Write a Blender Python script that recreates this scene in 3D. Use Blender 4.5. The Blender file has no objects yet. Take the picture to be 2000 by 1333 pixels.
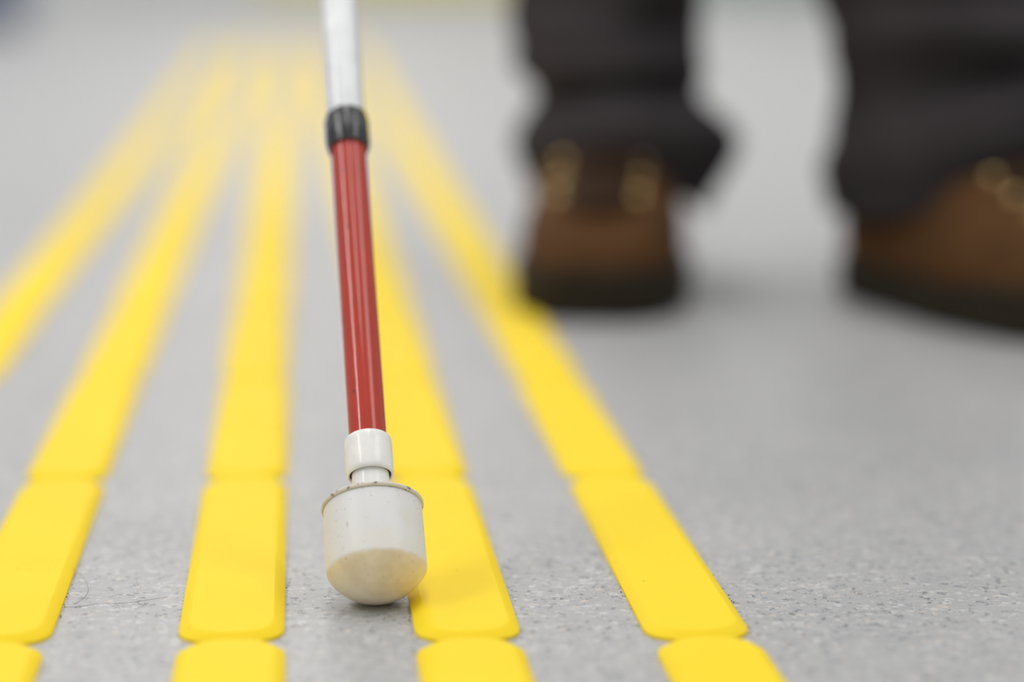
import bpy, math, random
from mathutils import Vector, Matrix, noise
random.seed(7)
sin, cos, pi, rad = math.sin, math.cos, math.pi, math.radians
scn = bpy.context.scene
col = scn.collection

# ------------------------------------------------------------------ camera
cam_d = bpy.data.cameras.new('camera')
cam_d.sensor_width = 36.0
cam_d.lens = 85.0
cam_d.clip_start = 0.02
cam_d.clip_end = 300
cam_d.dof.use_dof = True
cam_d.dof.focus_distance = 0.880
cam_d.dof.aperture_fstop = 2.65
cam_d.dof.aperture_blades = 0
cam = bpy.data.objects.new('camera', cam_d)
cam.location = (0.02466, 0.0, 0.23249)
cam.rotation_euler = (rad(90 - 9.1255), 0, rad(-5.0664))
col.objects.link(cam)
scn.camera = cam

# ------------------------------------------------------------------ light
scn.view_settings.view_transform = 'Standard'
scn.view_settings.look = 'None'
scn.view_settings.exposure = 0.0
scn.view_settings.gamma = 1.0
scn.view_settings.use_curve_mapping = False
world = bpy.data.worlds.new('hall_daylight')
scn.world = world
world.use_nodes = True
bg = world.node_tree.nodes['Background']
bg.inputs['Color'].default_value = (0.97, 0.985, 1.0, 1)
bg.inputs['Strength'].default_value = 0.49


def area(name, loc, rot, sx, sy, power, color=(1, 1, 1)):
    d = bpy.data.lights.new(name, 'AREA')
    d.shape = 'RECTANGLE'
    d.size, d.size_y, d.energy, d.color = sx, sy, power, color
    o = bpy.data.objects.new(name, d)
    o.location, o.rotation_euler = loc, rot
    col.objects.link(o)
    return o


# long fluorescent rows hanging under the hall ceiling, running with the path
area('fluorescent_row', (-2.35, 8.6, 2.9), (0, 0, 0), 0.20, 13.0, 75, (1.0, 0.985, 0.97))
area('fluorescent_row', (0.0, 6.6, 2.9), (0, 0, 0), 0.40, 13.0, 118, (1.0, 0.985, 0.97))
area('fluorescent_row', (2.3, 8.6, 2.9), (0, 0, 0), 0.40, 13.0, 55, (1.0, 0.985, 0.97))
# two ceiling panels over the near part of the hall
area('ceiling_panel', (-2.45, 0.55, 2.9), (0, 0, 0), 0.5, 1.9, 42, (1.0, 0.985, 0.97))
area('ceiling_panel', (2.0, 0.45, 2.9), (0, 0, 0), 1.1, 1.9, 24, (1.0, 0.985, 0.97))


# ------------------------------------------------------------------ helpers
def new_mat(name):
    m = bpy.data.materials.new(name)
    m.use_nodes = True
    nt = m.node_tree
    return m, nt, nt.nodes['Principled BSDF']


def N(nt, typ, **kw):
    n = nt.nodes.new(typ)
    for k, v in kw.items():
        if k in n.inputs:
            n.inputs[k].default_value = v
        else:
            setattr(n, k, v)
    return n


def ramp(nt, fac, stops, interp='LINEAR'):
    r = nt.nodes.new('ShaderNodeValToRGB')
    r.color_ramp.interpolation = interp
    el = r.color_ramp.elements
    while len(el) < len(stops):
        el.new(0.5)
    for e, (p, c) in zip(el, stops):
        e.position = p
        e.color = c if len(c) == 4 else (*c, 1)
    nt.links.new(fac, r.inputs['Fac'])
    return r.outputs['Color']


def mixc(nt, fac, a, b, mode='MIX'):
    m = nt.nodes.new('ShaderNodeMix')
    m.data_type = 'RGBA'
    m.blend_type = mode
    for sock, v in ((m.inputs[0], fac), (m.inputs[6], a), (m.inputs[7], b)):
        if hasattr(v, 'is_linked'):
            nt.links.new(v, sock)
        elif isinstance(v, (int, float)):
            sock.default_value = v
        else:
            sock.default_value = v if len(v) == 4 else (*v, 1)
    return m.outputs[2]


def bump(nt, bsdf, height, strength, dist):
    b = nt.nodes.new('ShaderNodeBump')
    b.inputs['Strength'].default_value = strength
    b.inputs['Distance'].default_value = dist
    nt.links.new(height, b.inputs['Height'])
    nt.links.new(b.outputs['Normal'], bsdf.inputs['Normal'])


def obj_from(name, verts, faces, mat=None, parent=None, smooth=True, sharp=None):
    me = bpy.data.meshes.new(name)
    me.from_pydata([tuple(v) for v in verts], [], faces)
    me.update()
    if smooth:
        me.polygons.foreach_set('use_smooth', [True] * len(me.polygons))
        if sharp:
            me.set_sharp_from_angle(angle=rad(sharp))
    for m in (mat if isinstance(mat, (list, tuple)) else [mat]):
        if m:
            me.materials.append(m)
    o = bpy.data.objects.new(name, me)
    col.objects.link(o)
    o.parent = parent
    return o


def empty(name, loc=(0, 0, 0)):
    o = bpy.data.objects.new(name, None)
    o.empty_display_size = 0.05
    o.location = loc
    col.objects.link(o)
    return o


def tag(o, label=None, cat=None, group=None, kind=None):
    for k, v in (('label', label), ('category', cat), ('group', group), ('kind', kind)):
        if v:
            o[k] = v
    return o


def lathe(profile, seg=64):
    """profile: list of (r, z); closed at r=0 ends."""
    V, F = [], []
    rows = []
    for r, z in profile:
        if r < 1e-7:
            rows.append([len(V)])
            V.append((0, 0, z))
        else:
            rows.append(list(range(len(V), len(V) + seg)))
            V += [(r * cos(2 * pi * i / seg), r * sin(2 * pi * i / seg), z) for i in range(seg)]
    for a, b in zip(rows, rows[1:]):
        for i in range(seg):
            j = (i + 1) % seg
            if len(a) == 1 and len(b) == 1:
                continue
            if len(a) == 1:
                F.append((a[0], b[j], b[i]))
            elif len(b) == 1:
                F.append((a[i], a[j], b[0]))
            else:
                F.append((a[i], a[j], b[j], b[i]))
    return V, F


def loft(rings, cap0=True, cap1=True):
    V, F = [], []
    n = len(rings[0])
    for r in rings:
        V += [tuple(p) for p in r]
    for k in range(len(rings) - 1):
        for i in range(n):
            j = (i + 1) % n
            F.append((k * n + i, k * n + j, (k + 1) * n + j, (k + 1) * n + i))
    if cap0:
        F.append(tuple(reversed(range(n))))
    if cap1:
        F.append(tuple(range((len(rings) - 1) * n, len(rings) * n)))
    return V, F


def tube(points, r, seg=8):
    """round tube through a list of points"""
    pts = [Vector(p) for p in points]
    rings = []
    for i, p in enumerate(pts):
        d = (pts[min(i + 1, len(pts) - 1)] - pts[max(i - 1, 0)]).normalized()
        u = d.cross(Vector((0.13, 0.2, 1))).normalized()
        w = d.cross(u)
        rr = r[i] if isinstance(r, (list, tuple)) else r
        rings.append([p + (u * cos(2 * pi * k / seg) + w * sin(2 * pi * k / seg)) * rr for k in range(seg)])
    return loft(rings)


# ------------------------------------------------------------------ materials
def mat_floor():
    m, nt, b = new_mat('speckled_grey_vinyl')
    tc = N(nt, 'ShaderNodeTexCoord')
    P = tc.outputs['Object']
    # jagged chip outlines
    nz = N(nt, 'ShaderNodeTexNoise', Scale=420.0, Detail=2.0, Roughness=0.6)
    nt.links.new(P, nz.inputs['Vector'])
    sub = N(nt, 'ShaderNodeVectorMath', operation='SUBTRACT')
    nt.links.new(nz.outputs['Color'], sub.inputs[0])
    sub.inputs[1].default_value = (0.5, 0.5, 0.5)
    scl = N(nt, 'ShaderNodeVectorMath', operation='SCALE')
    nt.links.new(sub.outputs[0], scl.inputs[0])
    scl.inputs['Scale'].default_value = 0.0062
    add = N(nt, 'ShaderNodeVectorMath', operation='ADD')
    nt.links.new(P, add.inputs[0])
    nt.links.new(scl.outputs[0], add.inputs[1])
    Q = add.outputs[0]
    c = None
    cloud = N(nt, 'ShaderNodeTexNoise', Scale=9.0, Detail=4.0, Roughness=0.55)
    nt.links.new(P, cloud.inputs['Vector'])
    base = ramp(nt, cloud.outputs['Fac'], [(0.3, (0.396, 0.396, 0.400)), (0.7, (0.436, 0.434, 0.431))])
    mott = N(nt, 'ShaderNodeTexNoise', Scale=130.0, Detail=3.0, Roughness=0.6)
    nt.links.new(P, mott.inputs['Vector'])
    base = mixc(nt, ramp(nt, mott.outputs['Fac'], [(0.48, (0, 0, 0)), (0.72, (0.45, 0.45, 0.45))]), base, (0.56, 0.56, 0.55))
    c = base
    for scale, dens, (colr, amt) in ((360.0, 0.10, ((0.20, 0.205, 0.225), 0.8)),
                                     (310.0, 0.15, ((0.60, 0.60, 0.59), 0.75)),
                                     (390.0, 0.045, ((0.62, 0.53, 0.45), 0.8)),
                                     (640.0, 0.07, ((0.10, 0.10, 0.11), 0.75)),
                                     (170.0, 0.06, ((0.32, 0.32, 0.345), 0.5)),
                                     (520.0, 0.12, ((0.58, 0.58, 0.565), 0.75))):
        v = N(nt, 'ShaderNodeTexVoronoi', Scale=scale, Randomness=1.0)
        mp = N(nt, 'ShaderNodeMapping')
        mp.inputs['Rotation'].default_value = (0, 0, scale)
        mp.inputs['Location'].default_value = (scale * 0.37, scale * 0.11, 0.0)
        nt.links.new(Q, mp.inputs['Vector'])
        nt.links.new(mp.outputs[0], v.inputs['Vector'])
        sep = N(nt, 'ShaderNodeSeparateColor')
        nt.links.new(v.outputs['Color'], sep.inputs[0])
        lt = N(nt, 'ShaderNodeMath', operation='LESS_THAN')
        nt.links.new(sep.outputs[0], lt.inputs[0])
        lt.inputs[1].default_value = dens
        near = N(nt, 'ShaderNodeMath', operation='LESS_THAN')
        nt.links.new(v.outputs['Distance'], near.inputs[0])
        near.inputs[1].default_value = 0.49
        mu = N(nt, 'ShaderNodeMath', operation='MULTIPLY')
        nt.links.new(lt.outputs[0], mu.inputs[0])
        nt.links.new(near.outputs[0], mu.inputs[1])
        mu2 = N(nt, 'ShaderNodeMath', operation='MULTIPLY')
        nt.links.new(mu.outputs[0], mu2.inputs[0])
        mu2.inputs[1].default_value = amt
        c = mixc(nt, mu2.outputs[0], c, colr)
    nt.links.new(c, b.inputs['Base Color'])
    b.inputs['Roughness'].default_value = 0.48
    b.inputs['Specular IOR Level'].default_value = 0.32
    bump(nt, b, mott.outputs['Fac'], 0.25, 0.0006)
    return m


def mat_yellow():
    m, nt, b = new_mat('yellow_tactile_polymer')
    tc = N(nt, 'ShaderNodeTexCoord')
    geo = N(nt, 'ShaderNodeNewGeometry')
    P = geo.outputs['Position']
    big = N(nt, 'ShaderNodeTexNoise', Scale=14.0, Detail=4.0, Roughness=0.6)
    nt.links.new(P, big.inputs['Vector'])
    c = ramp(nt, big.outputs['Fac'], [(0.3, (0.95, 0.68, 0.016)), (0.7, (0.97, 0.71, 0.024))])
    # scuffs and pin-head specks of dirt
    sp = N(nt, 'ShaderNodeTexVoronoi', Scale=95.0)
    nt.links.new(P, sp.inputs['Vector'])
    c = mixc(nt, ramp(nt, sp.outputs['Distance'], [(0.035, (0.6, 0.6, 0.6)), (0.06, (0, 0, 0))]), c, (0.25, 0.16, 0.02))
    sc = N(nt, 'ShaderNodeTexNoise', Scale=60.0, Detail=6.0, Roughness=0.7, Distortion=1.0)
    nt.links.new(P, sc.inputs['Vector'])
    c = mixc(nt, ramp(nt, sc.outputs['Fac'], [(0.66, (0, 0, 0)), (0.80, (0.35, 0.35, 0.35))]), c, (0.62, 0.42, 0.06))
    nt.links.new(c, b.inputs['Base Color'])
    b.inputs['Roughness'].default_value = 0.6
    b.inputs['Specular IOR Level'].default_value = 0.15
    gr = N(nt, 'ShaderNodeTexNoise', Scale=1800.0, Detail=2.0)
    nt.links.new(P, gr.inputs['Vector'])
    bump(nt, b, gr.outputs['Fac'], 0.18, 0.0002)
    return m


def mat_simple(name, colr, rough=0.5, spec=0.4, metal=0.0, coat=0.0, nscale=None, namt=0.0, bscale=None, bstr=0.0, bdist=0.001):
    m, nt, b = new_mat(name)
    b.inputs['Roughness'].default_value = rough
    b.inputs['Specular IOR Level'].default_value = spec
    b.inputs['Metallic'].default_value = metal
    b.inputs['Coat Weight'].default_value = coat
    b.inputs['Base Color'].default_value = (*colr, 1)
    tc = N(nt, 'ShaderNodeTexCoord')
    if nscale:
        nz = N(nt, 'ShaderNodeTexNoise', Scale=nscale, Detail=5.0, Roughness=0.6)
        nt.links.new(tc.outputs['Object'], nz.inputs['Vector'])
        lo = tuple(max(0, x * (1 - namt)) for x in colr)
        hi = tuple(min(1, x * (1 + namt)) for x in colr)
        nt.links.new(ramp(nt, nz.outputs['Fac'], [(0.3, lo), (0.7, hi)]), b.inputs['Base Color'])
    if bscale:
        nb = N(nt, 'ShaderNodeTexNoise', Scale=bscale, Detail=3.0)
        nt.links.new(tc.outputs['Object'], nb.inputs['Vector'])
        bump(nt, b, nb.outputs['Fac'], bstr, bdist)
    return m


def mat_tip(z_edge):
    """milky nylon of the roller tip; the rubbed end is cream with dirt, fine dark specks and short scratches"""
    m, nt, b = new_mat('milky_nylon_worn_end')
    tc = N(nt, 'ShaderNodeTexCoord')
    P = tc.outputs['Object']
    n1 = N(nt, 'ShaderNodeTexNoise', Scale=90.0, Detail=4.0, Roughness=0.6)
    nt.links.new(P, n1.inputs['Vector'])
    clean = ramp(nt, n1.outputs['Fac'], [(0.4, (0.79, 0.795, 0.80)), (0.75, (0.78, 0.765, 0.73))])
    worn = ramp(nt, n1.outputs['Fac'], [(0.38, (0.87, 0.795, 0.63)), (0.68, (0.76, 0.65, 0.47))])
    sx = N(nt, 'ShaderNodeSeparateXYZ')
    nt.links.new(P, sx.inputs[0])
    n2 = N(nt, 'ShaderNodeTexNoise', Scale=260.0, Detail=4.0, Roughness=0.65)
    nt.links.new(P, n2.inputs['Vector'])
    h = N(nt, 'ShaderNodeMath', operation='MULTIPLY_ADD')          # height nudged by noise
    nt.links.new(n2.outputs['Fac'], h.inputs[0])
    h.inputs[1].default_value = 0.0022
    nt.links.new(sx.outputs['Z'], h.inputs[2])
    mr = N(nt, 'ShaderNodeMapRange')
    nt.links.new(h.outputs[0], mr.inputs['Value'])
    mr.inputs['From Min'].default_value = z_edge + 0.0014
    mr.inputs['From Max'].default_value = z_edge - 0.0002
    mid = N(nt, 'ShaderNodeMapRange')
    nt.links.new(h.outputs[0], mid.inputs['Value'])
    mid.inputs['From Min'].default_value = z_edge + 0.012
    mid.inputs['From Max'].default_value = z_edge
    mid.inputs['To Max'].default_value = 0.16
    mx = N(nt, 'ShaderNodeMath', operation='MAXIMUM')
    nt.links.new(mr.outputs[0], mx.inputs[0])
    nt.links.new(mid.outputs[0], mx.inputs[1])
    c = mixc(nt, mx.outputs[0], clean, worn)
    for scale, dens, stretch in ((620.0, 0.16, (1, 1, 1)), (420.0, 0.06, (1.6, 1.6, 0.35)), (1100.0, 0.12, (1, 1, 1))):
        mp = N(nt, 'ShaderNodeMapping')
        mp.inputs['Scale'].default_value = stretch
        mp.inputs['Rotation'].default_value = (0.0, 0.5, 0.3)
        nt.links.new(P, mp.inputs['Vector'])
        v = N(nt, 'ShaderNodeTexVoronoi', Scale=scale)
        nt.links.new(mp.outputs[0], v.inputs['Vector'])
        sep = N(nt, 'ShaderNodeSeparateColor')
        nt.links.new(v.outputs['Color'], sep.inputs[0])
        lt = N(nt, 'ShaderNodeMath', operation='LESS_THAN')
        nt.links.new(sep.outputs[1], lt.inputs[0])
        lt.inputs[1].default_value = dens
        dots = ramp(nt, v.outputs['Distance'], [(0.05, (0.5, 0.5, 0.5)), (0.25, (0, 0, 0))])
        mu = N(nt, 'ShaderNodeMath', operation='MULTIPLY')
        nt.links.new(dots, mu.inputs[0])
        nt.links.new(lt.outputs[0], mu.inputs[1])
        c = mixc(nt, mu.outputs[0], c, (0.12, 0.10, 0.07))
    nt.links.new(c, b.inputs['Base Color'])
    b.inputs['Roughness'].default_value = 0.42
    b.inputs['Specular IOR Level'].default_value = 0.35
    b.inputs['Subsurface Weight'].default_value = 0.35
    b.inputs['Subsurface Radius'].default_value = (1.0, 0.85, 0.7)
    b.inputs['Subsurface Scale'].default_value = 0.004
    bump(nt, b, n1.outputs['Fac'], 0.08, 0.0006)
    return m


def mat_paint_worn(name, colr, chip, rough, coat, thr, sat=1.0):
    """glossy paint with small chips"""
    m, nt, b = new_mat(name)
    tc = N(nt, 'ShaderNodeTexCoord')
    P = tc.outputs['Object']
    n0 = N(nt, 'ShaderNodeTexNoise', Scale=60.0, Detail=5.0, Roughness=0.65)
    nt.links.new(P, n0.inputs['Vector'])
    c = ramp(nt, n0.outputs['Fac'], [(0.3, tuple(x * 0.86 for x in colr)), (0.72, tuple(min(1, x * 1.08) for x in colr))])
    v = N(nt, 'ShaderNodeTexNoise', Scale=420.0, Detail=2.0, Roughness=0.5)
    nt.links.new(P, v.inputs['Vector'])
    c = mixc(nt, ramp(nt, v.outputs['Fac'], [(thr, (0, 0, 0)), (thr + 0.04, (0.7, 0.7, 0.7))]), c, chip)
    nt.links.new(c, b.inputs['Base Color'])
    b.inputs['Roughness'].default_value = rough
    b.inputs['Coat Weight'].default_value = coat
    b.inputs['Coat Roughness'].default_value = 0.06
    w = N(nt, 'ShaderNodeTexNoise', Scale=140.0, Detail=3.0)
    nt.links.new(P, w.inputs['Vector'])
    bump(nt, b, w.outputs['Fac'], 0.055, 0.0005)
    nt.links.new(b.inputs['Normal'].links[0].from_socket, b.inputs['Coat Normal'])
    b.inputs['Specular IOR Level'].default_value = 0.25
    return m


M_floor = mat_floor()
M_yel = mat_yellow()
M_flange = mat_paint_worn('scuffed_cream_plastic', (0.74, 0.70, 0.60), (0.06, 0.06, 0.06), 0.45, 0.1, 0.60)
M_sleeve = mat_paint_worn('glossy_white_plastic', (0.93, 0.92, 0.89), (0.45, 0.42, 0.36), 0.35, 0.25, 0.74)
M_red = mat_paint_worn('glossy_red_lacquer', (0.50, 0.030, 0.009), (0.05, 0.03, 0.03), 0.5, 0.75, 0.70)
M_white = mat_paint_worn('white_reflective_lacquer', (0.90, 0.91, 0.92), (0.5, 0.5, 0.5), 0.3, 0.6, 0.74)
M_black = mat_simple('black_plastic', (0.026, 0.027, 0.029), 0.25, 0.7, bscale=300, bstr=0.2, bdist=0.0006)
M_dark = mat_simple('dark_gap_shade', (0.008, 0.010, 0.008), 0.6, 0.2)  # near-black colour standing for the shade inside the sleeve gap
M_grip = mat_simple('black_rubber_grip', (0.015, 0.015, 0.016), 0.7, 0.2, bscale=200, bstr=0.3)
M_leather = mat_simple('brown_nubuck_leather', (0.100, 0.047, 0.017), 0.75, 0.12, nscale=30, namt=0.25, bscale=180, bstr=0.25, bdist=0.001)
M_tongue = mat_simple('dark_brown_leather', (0.045, 0.022, 0.010), 0.7, 0.2, nscale=30, namt=0.2)
M_sole = mat_simple('dark_olive_rubber', (0.026, 0.020, 0.011), 0.75, 0.2, nscale=40, namt=0.25)
M_lace = mat_simple('dark_brown_lace', (0.030, 0.017, 0.009), 0.8, 0.1)
M_brass = mat_simple('brass_eyelet', (0.80, 0.58, 0.26), 0.18, 0.5, metal=1.0)
M_trous = mat_simple('charcoal_cotton', (0.043, 0.037, 0.039), 0.9, 0.1, nscale=14, namt=0.18, bscale=700, bstr=0.15, bdist=0.0005)
M_jacket = mat_simple('dark_jacket_cloth', (0.020, 0.022, 0.028), 0.9, 0.1, nscale=12, namt=0.2)
M_skin = mat_simple('skin', (0.50, 0.30, 0.22), 0.5, 0.3)
M_hair = mat_simple('dark_hair', (0.02, 0.014, 0.010), 0.6, 0.3)
M_wall = mat_simple('pale_grey_wall_paint', (0.80, 0.81, 0.80), 0.8, 0.2, nscale=3, namt=0.03)
M_ydoor = mat_simple('pale_yellow_door_paint', (0.85, 0.74, 0.25), 0.6, 0.3, nscale=3, namt=0.03)
M_gdoor = mat_simple('grey_green_door_paint', (0.40, 0.52, 0.46), 0.5, 0.3, nscale=3, namt=0.03)
M_bin = mat_simple('blue_grey_metal', (0.15, 0.19, 0.28), 0.5, 0.4, nscale=8, namt=0.06)
M_bind = mat_simple('dark_grey_metal', (0.06, 0.06, 0.06), 0.5, 0.4, nscale=8, namt=0.06)

# ------------------------------------------------------------------ setting
floor = obj_from('floor', [(-14, -6, 0), (14, -6, 0), (14, 16, 0), (-14, 16, 0),
                           (-14, -6, -0.05), (14, -6, -0.05), (14, 16, -0.05), (-14, 16, -0.05)],
                 [(0, 1, 2, 3), (7, 6, 5, 4), (0, 4, 5, 1), (1, 5, 6, 2), (2, 6, 7, 3), (3, 7, 4, 0)], M_floor, smooth=False)
tag(floor, 'grey speckled vinyl floor of the hall', kind='structure')


def box(name, x0, x1, y0, y1, z0, z1, mat, parent=None, bev=0.0):
    V = [(x, y, z) for z in (z0, z1) for y in (y0, y1) for x in (x0, x1)]
    F = [(0, 2, 3, 1), (4, 5, 7, 6), (0, 1, 5, 4), (2, 6, 7, 3), (0, 4, 6, 2), (1, 3, 7, 5)]
    o = obj_from(name, V, F, mat, parent, smooth=False)
    if bev:
        b = o.modifiers.new('bevel', 'BEVEL')
        b.width, b.segments = bev, 2
    return o


tag(box('wall_back', -14, 14, 16.0, 16.2, -0.05, 3.2, M_wall), 'pale grey wall at the far end of the hall', kind='structure')
d1 = tag(box('door_1', -0.2, 1.5, 15.92, 16.0, 0.0, 2.1, M_ydoor), 'pale yellow door in the far wall', kind='structure')
box('door_handle', 1.36, 1.40, 15.86, 15.92, 0.95, 1.1, M_bind, d1, 0.005)
d2 = tag(box('door_2', 2.6, 4.2, 15.92, 16.0, 0.0, 2.1, M_gdoor), 'grey-green door in the far wall between the trouser legs', kind='structure')
box('door_handle', 2.7, 2.74, 15.86, 15.92, 0.95, 1.1, M_bind, d2, 0.005)

# ------------------------------------------------------------------ tactile guide strips
PITCH, HW, HL = 0.2575, 0.0182, 0.1280


def segment_mesh(name, n_end):
    def outline(inset, bulge=0.0):
        hw, hl, dep = HW - inset, HL - inset, 0.0165
        ex = 2.5
        pts = []
        for s in (1, -1):
            for i in range(n_end + 1):
                th = pi * i / n_end
                c_, s_ = cos(th), sin(th)
                x = hw * math.copysign(abs(c_) ** (2 / ex), c_)
                y = hl - dep + dep * abs(s_) ** (2 / ex)
                pts.append((x * s, y * s))
        return pts
    rings = [[(x, y, z) for x, y in outline(i)] for i, z in
             ((0.0, 0.0), (0.0, 0.0011), (0.0003, 0.0014), (0.0031, 0.0034), (0.0038, 0.0037))]
    V, F = loft(rings)
    me = bpy.data.meshes.new(name)
    me.from_pydata(V, [], F)
    me.polygons.foreach_set('use_smooth', [True] * len(me.polygons))
    me.set_sharp_from_angle(angle=rad(16))
    me.materials.append(M_yel)
    return me


seg_hi = segment_mesh('tactile_segment', 24)
seg_lo = segment_mesh('tactile_segment_far', 8)
STRIPS = [(-0.1600, 0.8070, 'yellow raised tactile strip at the far left, leftmost of five'),
          (-0.0800, 0.8030, 'yellow raised tactile strip second from the left with a hair at its edge'),
          (0.0000, 0.7996, 'yellow raised tactile strip in the middle, directly left of the cane tip'),
          (0.0803, 0.7940, 'yellow raised tactile strip directly behind and right of the cane tip'),
          (0.1605, 0.7885, 'yellow raised tactile strip reaching under the brown boot, rightmost of five')]
for si, (sx, sy, lab) in enumerate(STRIPS):
    root = empty('tactile_strip', (sx, sy, 0))
    tag(root, lab, 'floor strip', 'yellow tactile guide strips on the floor')
    for k in range(-1, 20):
        if si == 0 and k < 1:
            continue
        o = bpy.data.objects.new('segment', seg_hi if k < 2 else seg_lo)
        rr = random.Random(si * 50 + k)
        o.location = (rr.uniform(-0.0006, 0.0006), (k + 0.5) * PITCH, 0)
        o.rotation_euler.z = rad(rr.uniform(-0.12, 0.12))
        o.parent = root
        col.objects.link(o)

# ------------------------------------------------------------------ white cane
RC = 0.0205
CC = Vector((0.0505, 0.8497, RC))
LEAN, AZ = rad(41.5), rad(-2.7)
AX = Vector((sin(LEAN) * sin(AZ), sin(LEAN) * cos(AZ), cos(LEAN)))
cane = empty('white_cane', CC - AX * RC)
cane.rotation_mode = 'QUATERNION'
cane.rotation_quaternion = Vector((0, 0, 1)).rotation_difference(AX)
tag(cane, 'white cane with red lower section, black ring and round roller tip', 'cane')


def part(name, prof, mat, parent=cane, seg=72, sharp=40):
    V, F = lathe([(r, t + RC) for r, t in prof], seg)
    return obj_from(name, V, F, mat, parent, True, sharp)


RS = 0.0182
RF = 0.0032                                     # rounding of the shoulder
t_sh = -math.sqrt((RC - RF) ** 2 - (RS - RF) ** 2)      # centre of the rounding lies on the cylinder's end plane
a_sh = math.atan2(RS - RF, -t_sh)
dome = [(RC * sin(a_sh * i / 16), -RC * cos(a_sh * i / 16)) for i in range(17)]
arc = [(RS - RF + RF * sin(a), t_sh - RF * cos(a)) for a in [a_sh + (pi / 2 - a_sh) * i / 5 for i in range(1, 6)]]
cyl = [(RS * 1.001, t_sh + 0.004), (RS * 0.995, 0.006), (RS * 0.988, 0.0150), (RS * 0.982, 0.0157), (RS * 0.94, 0.0160), (0.004, 0.0160), (0, 0.0160)]
tip = part('roller_tip', dome + arc + cyl, mat_tip(RC + t_sh - 0.0006), sharp=60)
part('flange', [(0, 0.0159), (0.0180, 0.0159), (0.01845, 0.0160), (0.0187, 0.0164), (0.0187, 0.0170), (0.01845, 0.0173), (0.0180, 0.0175), (0.007, 0.0179), (0, 0.0179)], M_flange, tip)
part('neck', [(0, 0.0170), (0.0070, 0.0170), (0.0069, 0.0180), (0.0069, 0.0345), (0, 0.0345)], M_sleeve)
slv = part('sleeve', [(0.0071, 0.0350), (0.0076, 0.0302), (0.0079, 0.0296), (0.0083, 0.0297), (0.0087, 0.0304), (0.0088, 0.0316),
                (0.0088, 0.0430), (0.0087, 0.0443), (0.0083, 0.0451), (0.0078, 0.0455), (0.0071, 0.0456), (0.0070, 0.0450)], M_sleeve, sharp=60)
part('gap_shade_ring', [(0.0069, 0.0303), (0.0075, 0.0303), (0.0075, 0.0328), (0.0069, 0.0328)], M_dark, slv)  # added dark ring: paints the shaded gap between sleeve and neck
part('red_section', [(0, 0.0345), (0.0070, 0.0345), (0.0070, 0.1860), (0, 0.1860)], M_red, seg=96)


def joint_ring(t0):
    ring = part('joint_ring', [(0.0070, t0 + 0.0008), (0.0074, t0), (0.0080, t0), (0.0083, t0 + 0.0008), (0.0083, t0 + 0.0155), (0.0081, t0 + 0.0166), (0.0078, t0 + 0.0170), (0.0070, t0 + 0.0170)], M_black)
    for i in range(14):                       # moulded ribs
        a = 2 * pi * i / 14
        V, F = tube([((0.0082) * cos(a), (0.0082) * sin(a), t0 + RC + 0.002 + 0.013 * k) for k in (0, 1)], 0.0006, 6)
        obj_from('rib', V, F, M_black, ring)
    return ring


joint_ring(0.179)
part('white_section', [(0, 0.1930), (0.0075, 0.1930), (0.0075, 0.4800), (0, 0.4800)], M_white, seg=96)
joint_ring(0.474)
part('white_section', [(0, 0.4890), (0.0075, 0.4890), (0.0075, 0.7700), (0, 0.7700)], M_white, seg=96)
joint_ring(0.764)
part('white_section', [(0, 0.7790), (0.0075, 0.7790), (0.0075, 1.0000), (0, 1.0000)], M_white, seg=96)
part('grip', [(0, 0.985), (0.0105, 0.985), (0.0118, 0.990), (0.0122, 1.03), (0.0116, 1.08), (0.0124, 1.15), (0.0128, 1.19), (0.0110, 1.197), (0, 1.198)], M_grip)

# ------------------------------------------------------------------ person
person = empty('person', (0.34, 1.70, 0))
tag(person, 'person walking in dark charcoal trousers and brown leather boots', 'person')
PO = Vector((0.34, 1.70, 0))


def wl(p):                                    # world position -> the person's frame
    return Vector(p) - PO


# --- boots
BZ = 0.006
RINGS = [(0.018, .190, -.088, .0495), (0.024, .191, -.089, .0505), (0.034, .190, -.091, .0505), (0.044, .185, -.092, .0495), (0.053, .175, -.092, .048),
         (0.061, .160, -.092, .0455), (0.067, .142, -.091, .043), (0.074, .122, -.090, .0415), (0.083, .100, -.088, .0405), (0.094, .080, -.086, .040),
         (0.102, .069, -.084, .0400), (0.108, .062, -.081, .0375)]


def ring_pts(yf, yb, w, n=40, grow=0.0):
    yf, yb, w = yf + grow, yb - grow, w + grow
    mid, half = (yf + yb) / 2, (yf - yb) / 2
    pts = []
    for i in range(n):
        th = 2 * pi * i / n
        c_, s_ = cos(th), sin(th)
        y = mid + half * math.copysign(abs(c_) ** 0.72, c_)
        u = (y - yb) / (yf - yb)
        wp = (0.80 + 0.20 * min(1, max(0, (u - 0.10) / 0.40))) * 1.12
        if yf > 0.12:
            wp -= 0.07 * math.exp(-((u - 0.38) / 0.12) ** 2)
        x = w * wp * math.copysign(abs(s_) ** 0.60, s_)
        pts.append((x, y))
    return pts


def ring_at(z):
    for a, b in zip(RINGS, RINGS[1:]):
        if a[0] <= z <= b[0]:
            f = (z - a[0]) / (b[0] - a[0])
            return [a[i] + (b[i] - a[i]) * f for i in (1, 2, 3)]
    return RINGS[-1][1:]


def front_y(z, x):
    yf, yb, w = ring_at(z)
    best = None
    for px, py in ring_pts(yf, yb, w, 160):
        if py > (yf + yb) / 2 and (best is None or abs(px - x) < best[0]):
            best = (abs(px - x), py)
    return best[1]


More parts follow.
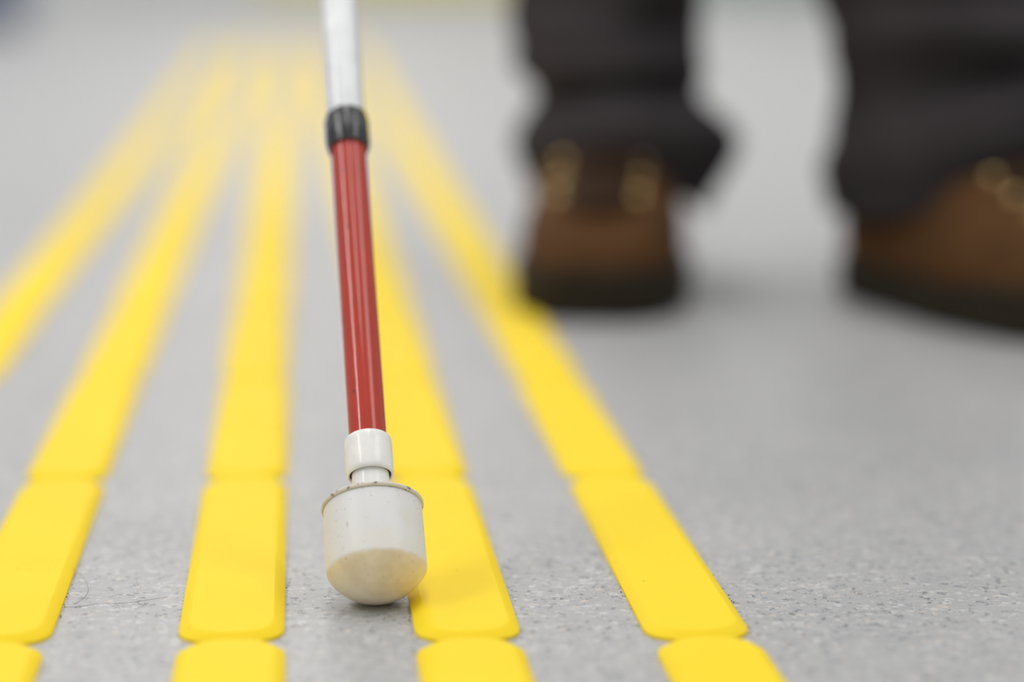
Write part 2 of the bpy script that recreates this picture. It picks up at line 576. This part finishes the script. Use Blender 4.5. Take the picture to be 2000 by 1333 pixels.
def make_boot(ankle, heading, mirror):
    rings = [[(x * mirror, y, z + BZ) for x, y in ring_pts(yf, yb, w)] for z, yf, yb, w in RINGS]
    if mirror < 0:
        rings = [list(reversed(r)) for r in rings]
    V, F = loft(rings, True, False)
    F = [tuple(reversed(f)) for f in F]
    boot = obj_from('boot', V, F, M_leather, person)
    boot.location = wl(ankle)
    boot.rotation_euler.z = heading
    s = boot.modifiers.new('smooth', 'SUBSURF')
    s.levels = s.render_levels = 1
    # sole: welt, tread edge, grooves
    prof = [(0.000, -.002), (0.002, .003), (0.006, .0045), (0.010, .0035), (0.012, .0045), (0.017, .0045), (0.019, .003), (0.021, .0045), (0.026, .0045), (0.028, .002)]
    z0, yf, yb, w = RINGS[0]
    sr = [[(x, y, z) for x, y in ring_pts(yf, yb, w, 48, g)] for z, g in prof]
    V, F = loft(sr)
    F = [tuple(reversed(f)) for f in F]
    obj_from('sole', V, F, M_sole, boot, True, 35)
    # rubber toe bumper hugging the toe box
    V, F, rows = [], [], []
    for z in (0.018, 0.021, 0.0245, 0.028):
        g = 0.0025 if z < 0.026 else 0.0008
        pts = [(x, y, z + BZ) for x, y in ring_pts(*ring_at(z), 80, g) if y > 0.105]
        pts.sort(key=lambda p: math.atan2(p[0], p[1] - 0.09))
        rows.append(pts)
    n = min(len(r) for r in rows)
    for r in rows:
        k = (len(r) - n) // 2
        V += r[k:k + n]
    for a in range(3):
        for i in range(n - 1):
            F.append((a * n + i, a * n + i + 1, (a + 1) * n + i + 1, (a + 1) * n + i))
    tb = obj_from('toe_bumper', V, F, M_sole, boot)
    so = tb.modifiers.new('thick', 'SOLIDIFY')
    so.thickness, so.offset = 0.002, 0
    # tongue
    tr = []
    for z in (0.062, 0.070, 0.080, 0.092, 0.100, 0.107):
        yy = front_y(min(z, 0.1075), 0)
        tr.append([(0.021 * sin(a), yy + 0.004 - 0.008 * (1 - cos(a)) + 0.004 * cos(a), z + BZ + 0.003 * cos(a)) for a in [(-1 + 2 * i / 8) * 1.4 for i in range(9)]])
    V, F = [], []
    for r in tr:
        V += r
    for a in range(len(tr) - 1):
        for i in range(8):
            F.append((a * 9 + i, a * 9 + i + 1, a * 9 + i + 10, a * 9 + i + 9))
    tg = obj_from('tongue', V, F, M_tongue, boot)
    so = tg.modifiers.new('thick', 'SOLIDIFY')
    so.thickness = 0.003
    # brass hooks and laces
    zs = (0.068, 0.077, 0.087, 0.098)
    eye = {}
    for z in zs:
        for sgn in (-1, 1):
            x = sgn * 0.0265
            eye[z, sgn] = Vector((x, front_y(z, x) + 0.002, z + BZ + 0.001))
            V, F = lathe([(0, 0.0040), (0.0018, 0.0037), (0.0034, 0.0026), (0.0044, 0.0008), (0.0046, -0.0004), (0.0040, -0.001), (0, -0.001)], 16)
            e = obj_from('eyelet', V, F, M_brass, boot)
            e.location = eye[z, sgn]
            e.rotation_mode = 'QUATERNION'
            e.rotation_quaternion = Vector((0, 0, 1)).rotation_difference(Vector((sgn * 0.5, 0.55, 0.75)).normalized())
    for a, b in zip(zs, zs[1:]):
        for sgn in (-1, 1):
            p, q = eye[a, sgn], eye[b, -sgn]
            pts = [p.lerp(q, t) + Vector((0, 0.010, 0.008)) * sin(pi * t) for t in [i / 6 for i in range(7)]]
            V, F = tube(pts, 0.0018, 6)
            obj_from('lace', V, F, M_lace, boot)
    return boot


ANK1 = Vector((0.246, 1.698, 0))
ANK2 = Vector((0.451, 1.566, 0))
# a boot's own toe points along +Y: turn it towards the camera
make_boot(ANK1, rad(180 - 11), 1)
make_boot(ANK2, rad(180 + 20), -1)


# --- trousers: one garment, two legs and the seat
def leg_rings(path, seed, folds, turn, lift):
    """path: list of (z, cx, cy, r_side, r_fore); turn: heading of the fore axis; lift: how far the hem rides up over the boot front"""
    rings = []
    zs = []
    z = path[0][0]
    while z < path[-1][0]:
        zs.append(z)
        z += 0.004 if z < 0.30 else 0.03
    zs.append(path[-1][0])
    n = 64
    for z in zs:
        for a, b in zip(path, path[1:]):
            if a[0] <= z <= b[0]:
                f = (z - a[0]) / (b[0] - a[0])
                f = f * f * (3 - 2 * f)
                cx, cy, rx, ry = [a[i] + (b[i] - a[i]) * f for i in (1, 2, 3, 4)]
        low = max(0.0, 1 - (z - path[0][0]) / 0.10)
        ring = []
        for i in range(n):
            th = 2 * pi * i / n                      # 0 = straight ahead of the foot
            d = 0.0
            for fz, amp, wid, ang, tilt, spread in folds:
                zz = fz + tilt * cos(th - ang)
                da = math.atan2(sin(th - ang), cos(th - ang))
                d += amp * math.exp(-((z - zz) / wid) ** 2) * math.exp(-(da / spread) ** 2)
            d += 0.0030 * noise.noise((cos(th) * 1.6 + seed, sin(th) * 1.6, z * 28))
            da = math.atan2(sin(th), cos(th))
            fo, si = (ry + d) * cos(th), (rx + d) * sin(th)
            x = fo * sin(turn) + si * cos(turn)      # fore axis = (sin, -cos)
            y = -fo * cos(turn) + si * sin(turn)
            ring.append(wl((cx + x, cy + y, z + lift * low * math.exp(-(da / 0.75) ** 2))))
        rings.append(ring)
    return rings


# th = 0 faces the toe, th > 0 turns to the person's left
leg1 = leg_rings([(0.052, .254, 1.696, .0610, .092), (0.080, .255, 1.696, .0680, .098), (0.106, .255, 1.700, .0680, .090), (0.130, .252, 1.711, .0640, .080),
                  (0.165, .248, 1.726, .0655, .070), (0.21, .247, 1.740, .0690, .071), (0.30, .249, 1.755, .070, .072), (0.48, .255, 1.76, .076, .080), (0.86, .260, 1.76, .088, .100)], 1.7,
                 [(0.098, 0.009, 0.015, 0.3, 0.006, 1.4), (0.104, 0.009, 0.026, 1.45, 0.0, 0.9), (0.100, 0.011, 0.020, -1.4, 0.0, 0.8), (0.133, -0.024, 0.010, 0.1, 0.006, 1.5), (0.157, 0.016, 0.012, -0.4, -0.006, 1.1),
                  (0.176, -0.020, 0.012, 0.6, 0.010, 0.5), (0.196, 0.011, 0.014, -0.5, -0.02, 0.9), (0.215, -0.014, 0.014, 0.7, 0.03, 0.9)], rad(-8), 0.040)
leg2 = leg_rings([(0.060, .450, 1.572, .062, .100), (0.086, .451, 1.572, .0680, .102), (0.112, .455, 1.576, .0690, .090), (0.140, .458, 1.582, .0720, .080),
                  (0.175, .457, 1.590, .0760, .078), (0.21, .452, 1.600, .081, .081), (0.30, .443, 1.62, .081, .082), (0.48, .435, 1.66, .083, .086), (0.86, .415, 1.75, .090, .100)], 5.1,
                 [(0.092, 0.007, 0.013, -0.9, 0.010, 1.3), (0.114, 0.010, 0.011, 0.0, 0.006, 1.4), (0.144, -0.026, 0.014, 0.0, 0.006, 1.1), (0.170, 0.014, 0.013, -0.5, 0.015, 1.0),
                  (0.194, -0.012, 0.014, 0.6, 0.02, 0.8), (0.210, 0.010, 0.012, -0.9, 0.02, 0.7)], rad(20), 0.050)
V, F = loft(leg1, False, True)
V2, F2 = loft(leg2, False, True)
hip = [[wl((.338 + rx * cos(2 * pi * i / 64), 1.765 + ry * sin(2 * pi * i / 64), z)) for i in range(64)]
       for z, rx, ry in ((0.74, .05, .05), (0.78, .12, .10), (0.83, .172, .118), (0.90, .178, .122), (0.98, .165, .112), (1.04, .155, .105))]
V3, F3 = loft(hip)
n1, n2 = len(V), len(V) + len(V2)
tr = obj_from('trousers', V + V2 + V3, F + [tuple(i + n1 for i in f) for f in F2] + [tuple(i + n2 for i in f) for f in F3], M_trous, person)
so = tr.modifiers.new('cloth', 'SOLIDIFY')
so.thickness, so.offset = 0.002, -1


# --- body, grown as one skin surface from a posed skeleton
def skinned(name, pts, edges, root, mat, levels=2):
    me = bpy.data.meshes.new(name)
    keys = list(pts)
    me.from_pydata([tuple(wl(pts[k][0])) for k in keys], [(keys.index(a), keys.index(b)) for a, b in edges], [])
    o = bpy.data.objects.new(name, me)
    col.objects.link(o)
    o.parent = person
    me.materials.append(mat)
    md = o.modifiers.new('skin', 'SKIN')
    md.use_smooth_shade = True
    if not me.skin_vertices:
        bpy.context.view_layer.objects.active = o
        bpy.ops.mesh.customdata_skin_add()
    for k, sv in zip(keys, me.skin_vertices[0].data):
        r = pts[k][1]
        sv.radius = r if isinstance(r, tuple) else (r, r)
        sv.use_root = (k == root)
    s = o.modifiers.new('sub', 'SUBSURF')
    s.levels = s.render_levels = levels
    return o


def chain(*ks):
    return list(zip(ks, ks[1:]))


GR = CC + AX * 1.09                             # where the hand holds the grip
U1 = AX.cross(Vector((1, 0, 0))).normalized()   # a frame around the cane
U2 = AX.cross(U1).normalized()


def around(t, ang, r):
    return GR + AX * t + (U2 * cos(ang) + U1 * sin(ang)) * r


side = -1 if U2.x > 0 else 1
A0 = 0.0 if U2.x > 0 else pi                    # angle that faces the body side
B = {'pelvis': ((.338, 1.765, .92), (.13, .09)), 'belly': ((.338, 1.765, 1.10), (.125, .085)), 'chest': ((.338, 1.765, 1.32), (.145, .095)), 'neck0': ((.338, 1.765, 1.46), .06),
     'neck': ((.338, 1.755, 1.53), .052), 'jaw': ((.338, 1.738, 1.595), .070), 'head': ((.338, 1.742, 1.66), .082), 'brow': ((.338, 1.745, 1.71), .084), 'crown': ((.338, 1.752, 1.765), .055),
     'hipr': ((.262, 1.765, .88), .085), 'kneer': ((.255, 1.755, .48), .058), 'calfr': ((.252, 1.765, .33), .050), 'ankler': ((.248, 1.705, .10), .034), 'toer': ((.222, 1.565, .035), .026),
     'hipl': ((.415, 1.755, .88), .085), 'kneel': ((.435, 1.66, .48), .058), 'calfl': ((.450, 1.64, .33), .050), 'anklel': ((.458, 1.562, .10), .034), 'toel': ((.510, 1.445, .035), .026),
     'shr': ((.165, 1.77, 1.40), .058), 'elr': ((.105, 1.81, 1.12), .043), 'far': ((.075, 1.73, .96), .036), 'wrr': (around(0.03, A0, 0.062), .026), 'palm': (around(0.0, A0, 0.030), (.018, .036)),
     'shl': ((.511, 1.77, 1.40), .058), 'ell': ((.556, 1.80, 1.12), .043), 'wrl': ((.560, 1.72, .88), .027), 'pall': ((.558, 1.705, .81), (.016, .036))}
E_ = chain('pelvis', 'belly', 'chest', 'neck0', 'neck', 'jaw', 'head', 'brow', 'crown') + chain('pelvis', 'hipr', 'kneer', 'calfr', 'ankler', 'toer') + chain('pelvis', 'hipl', 'kneel', 'calfl', 'anklel', 'toel') \
    + chain('chest', 'shr', 'elr', 'far', 'wrr', 'palm') + chain('chest', 'shl', 'ell', 'wrl', 'pall')
for i, (t, ln) in enumerate(((0.036, .9), (0.012, 1.0), (-0.012, 0.95), (-0.034, .8))):
    prev = 'palm'
    for j, a in enumerate((0.75, 1.55, 2.45, 3.2)):
        k = 'fr%d%d' % (i, j)
        B[k] = (around(t, A0 + side * a * ln, 0.022), .0092 - 0.0006 * j)
        E_.append((prev, k))
        prev = k
    prev = 'pall'
    for j, d in enumerate((0.02, 0.05, 0.075, 0.095)):
        k = 'fl%d%d' % (i, j)
        B[k] = ((.556 - 0.004 * j * j, 1.735 - 0.021 * i, .81 - d * ln), .0088 - 0.0006 * j)
        E_.append((prev, k))
        prev = k
prev = 'palm'
for j, (t, a) in enumerate(((0.03, -0.7), (0.05, -1.3), (0.062, -1.8))):
    B['tr%d' % j] = (around(t, A0 + side * a, 0.024), .0105 - 0.0008 * j)
    E_.append((prev, 'tr%d' % j))
    prev = 'tr%d' % j
prev = 'pall'
for j, p in enumerate(((.552, 1.675, .80), (.545, 1.655, .775), (.540, 1.645, .75))):
    B['tl%d' % j] = (p, .0105 - 0.0008 * j)
    E_.append((prev, 'tl%d' % j))
    prev = 'tl%d' % j
skinned('body', B, E_, 'pelvis', M_skin)
J = {'hem': ((.338, 1.765, .86), (.215, .160)), 'belt': ((.338, 1.765, .97), (.205, .150)), 'waist': ((.338, 1.765, 1.10), (.165, .120)), 'chest': ((.338, 1.765, 1.32), (.180, .125)), 'yoke': ((.338, 1.765, 1.47), .075),
     'shr': ((.165, 1.77, 1.40), .078), 'elr': ((.105, 1.81, 1.12), .060), 'far': ((.075, 1.73, .96), .050), 'cufr': ((.060, 1.675, .895), .042),
     'shl': ((.511, 1.77, 1.40), .078), 'ell': ((.556, 1.80, 1.12), .060), 'cufl': ((.560, 1.735, .92), .044)}
skinned('jacket', J, chain('hem', 'belt', 'waist', 'chest', 'yoke') + chain('chest', 'shr', 'elr', 'far', 'cufr') + chain('chest', 'shl', 'ell', 'cufl'), 'chest', M_jacket)
V, F = lathe([(0.080, -0.02), (0.084, 0.02), (0.080, 0.05), (0.064, 0.078), (0.034, 0.095), (0, 0.10)], 32)
hair = obj_from('hair', [(x, y * 1.08 + 0.010, z + (0.035 if y < -0.03 and z < 0.0 else 0)) for x, y, z in V], F, M_hair, person)
hair.location = wl((.338, 1.752, 1.700))
so = hair.modifiers.new('thick', 'SOLIDIFY')
so.thickness = 0.006


def blob(name, mat, loc, sx, sy, sz):
    V, F = lathe([(sin(pi * k / 8), -cos(pi * k / 8)) for k in range(9)], 16)
    o = obj_from(name, [(x * sx, y * sy, z * sz) for x, y, z in V], F, mat, person)
    o.location = wl(loc)


M_lips = mat_simple('lips', (0.35, 0.14, 0.12), 0.5, 0.3)
for sg in (-1, 1):
    blob('eye', M_white, (.338 + sg * .030, 1.676, 1.680), .012, .010, .007)
    blob('iris', M_hair, (.338 + sg * .030, 1.6675, 1.680), .005, .003, .005)
    blob('ear', M_skin, (.338 + sg * .080, 1.752, 1.665), .008, .016, .030)
blob('nose', M_skin, (.338, 1.662, 1.652), .012, .017, .022)
blob('mouth', M_lips, (.338, 1.672, 1.615), .022, .008, .005)

# ------------------------------------------------------------------ background and small things
bin_ = empty('waste_bin', (-1.04, 7.75, 0))
tag(bin_, 'blue-grey waste bin standing far back at the upper left corner', 'bin')
box('bin_body', -0.22, 0.22, -0.2, 0.2, 0.03, 0.85, M_bin, bin_, 0.02)
box('lid', -0.235, 0.235, -0.215, 0.215, 0.85, 0.92, M_bind, bin_, 0.015)
box('plinth', -0.20, 0.20, -0.18, 0.18, 0.0, 0.03, M_bind, bin_)


def hair_strand(pts, label):
    P = [Vector(p) for p in pts]
    out = []
    for i in range(len(P) - 1):                # Catmull-Rom through the points
        p0, p1, p2, p3 = P[max(i - 1, 0)], P[i], P[i + 1], P[min(i + 2, len(P) - 1)]
        for k in range(6):
            t = k / 6
            out.append(0.5 * ((2 * p1) + (p2 - p0) * t + (2 * p0 - 5 * p1 + 4 * p2 - p3) * t * t + (3 * p1 - p0 - 3 * p2 + p3) * t ** 3))
    out.append(P[-1])
    V, F = tube(out, 0.000055, 5)
    tag(obj_from('hair_strand', V, F, M_hair), label, 'hair')


exec_hairs = [
    ([(-.0640, .905, .0020), (-.0585, .893, .0016), (-.0545, .876, .0012), (-.0548, .866, .0006), (-.0572, .8590, .0003)], 'thin curved dark hair arching from the second yellow strip edge'),
    ([(-.0610, .8530, .0003), (-.0540, .8540, .0004), (-.0480, .8570, .0005), (-.0420, .8560, .0004), (-.0340, .8590, .0004), (-.0250, .8640, .0003)], 'long wavy dark hair lying flat on the floor between two yellow strips'),
]
for pts, lab in exec_hairs:
    hair_strand(pts, lab)

# crumbs of dirt caught along the strip edges
V, F = [], []
rr = random.Random(3)
for sx, s in ((-0.08, 1), (0.0, -1), (0.0, 1), (0.0803, -1), (0.0803, 1), (0.1605, -1), (0.1605, 1)):
    for _ in range(46):
        y = rr.uniform(0.80, 1.03)
        x = sx + s * (HW + 0.0001 + abs(rr.gauss(0, 0.0007)))
        r = rr.uniform(0.00010, 0.00032)
        b0 = len(V)
        for dx, dy, dz in ((1, 0, 0), (-1, 0, 0), (0, 1.6, 0), (0, -1.6, 0), (0, 0, 1), (0, 0, -.2)):
            V.append((x + dx * r * rr.uniform(.6, 1.4), y + dy * r * rr.uniform(.6, 1.4), 0.00004 + dz * r * rr.uniform(.6, 1.4)))
        F += [tuple(b0 + i for i in f) for f in ((0, 2, 4), (2, 1, 4), (1, 3, 4), (3, 0, 4), (2, 0, 5), (1, 2, 5), (3, 1, 5), (0, 3, 5))]
dirt = obj_from('dirt_crumbs', V, F, M_lace, smooth=False)
tag(dirt, 'dark dirt crumbs along the edges of the yellow strips', 'dirt', kind='stuff')
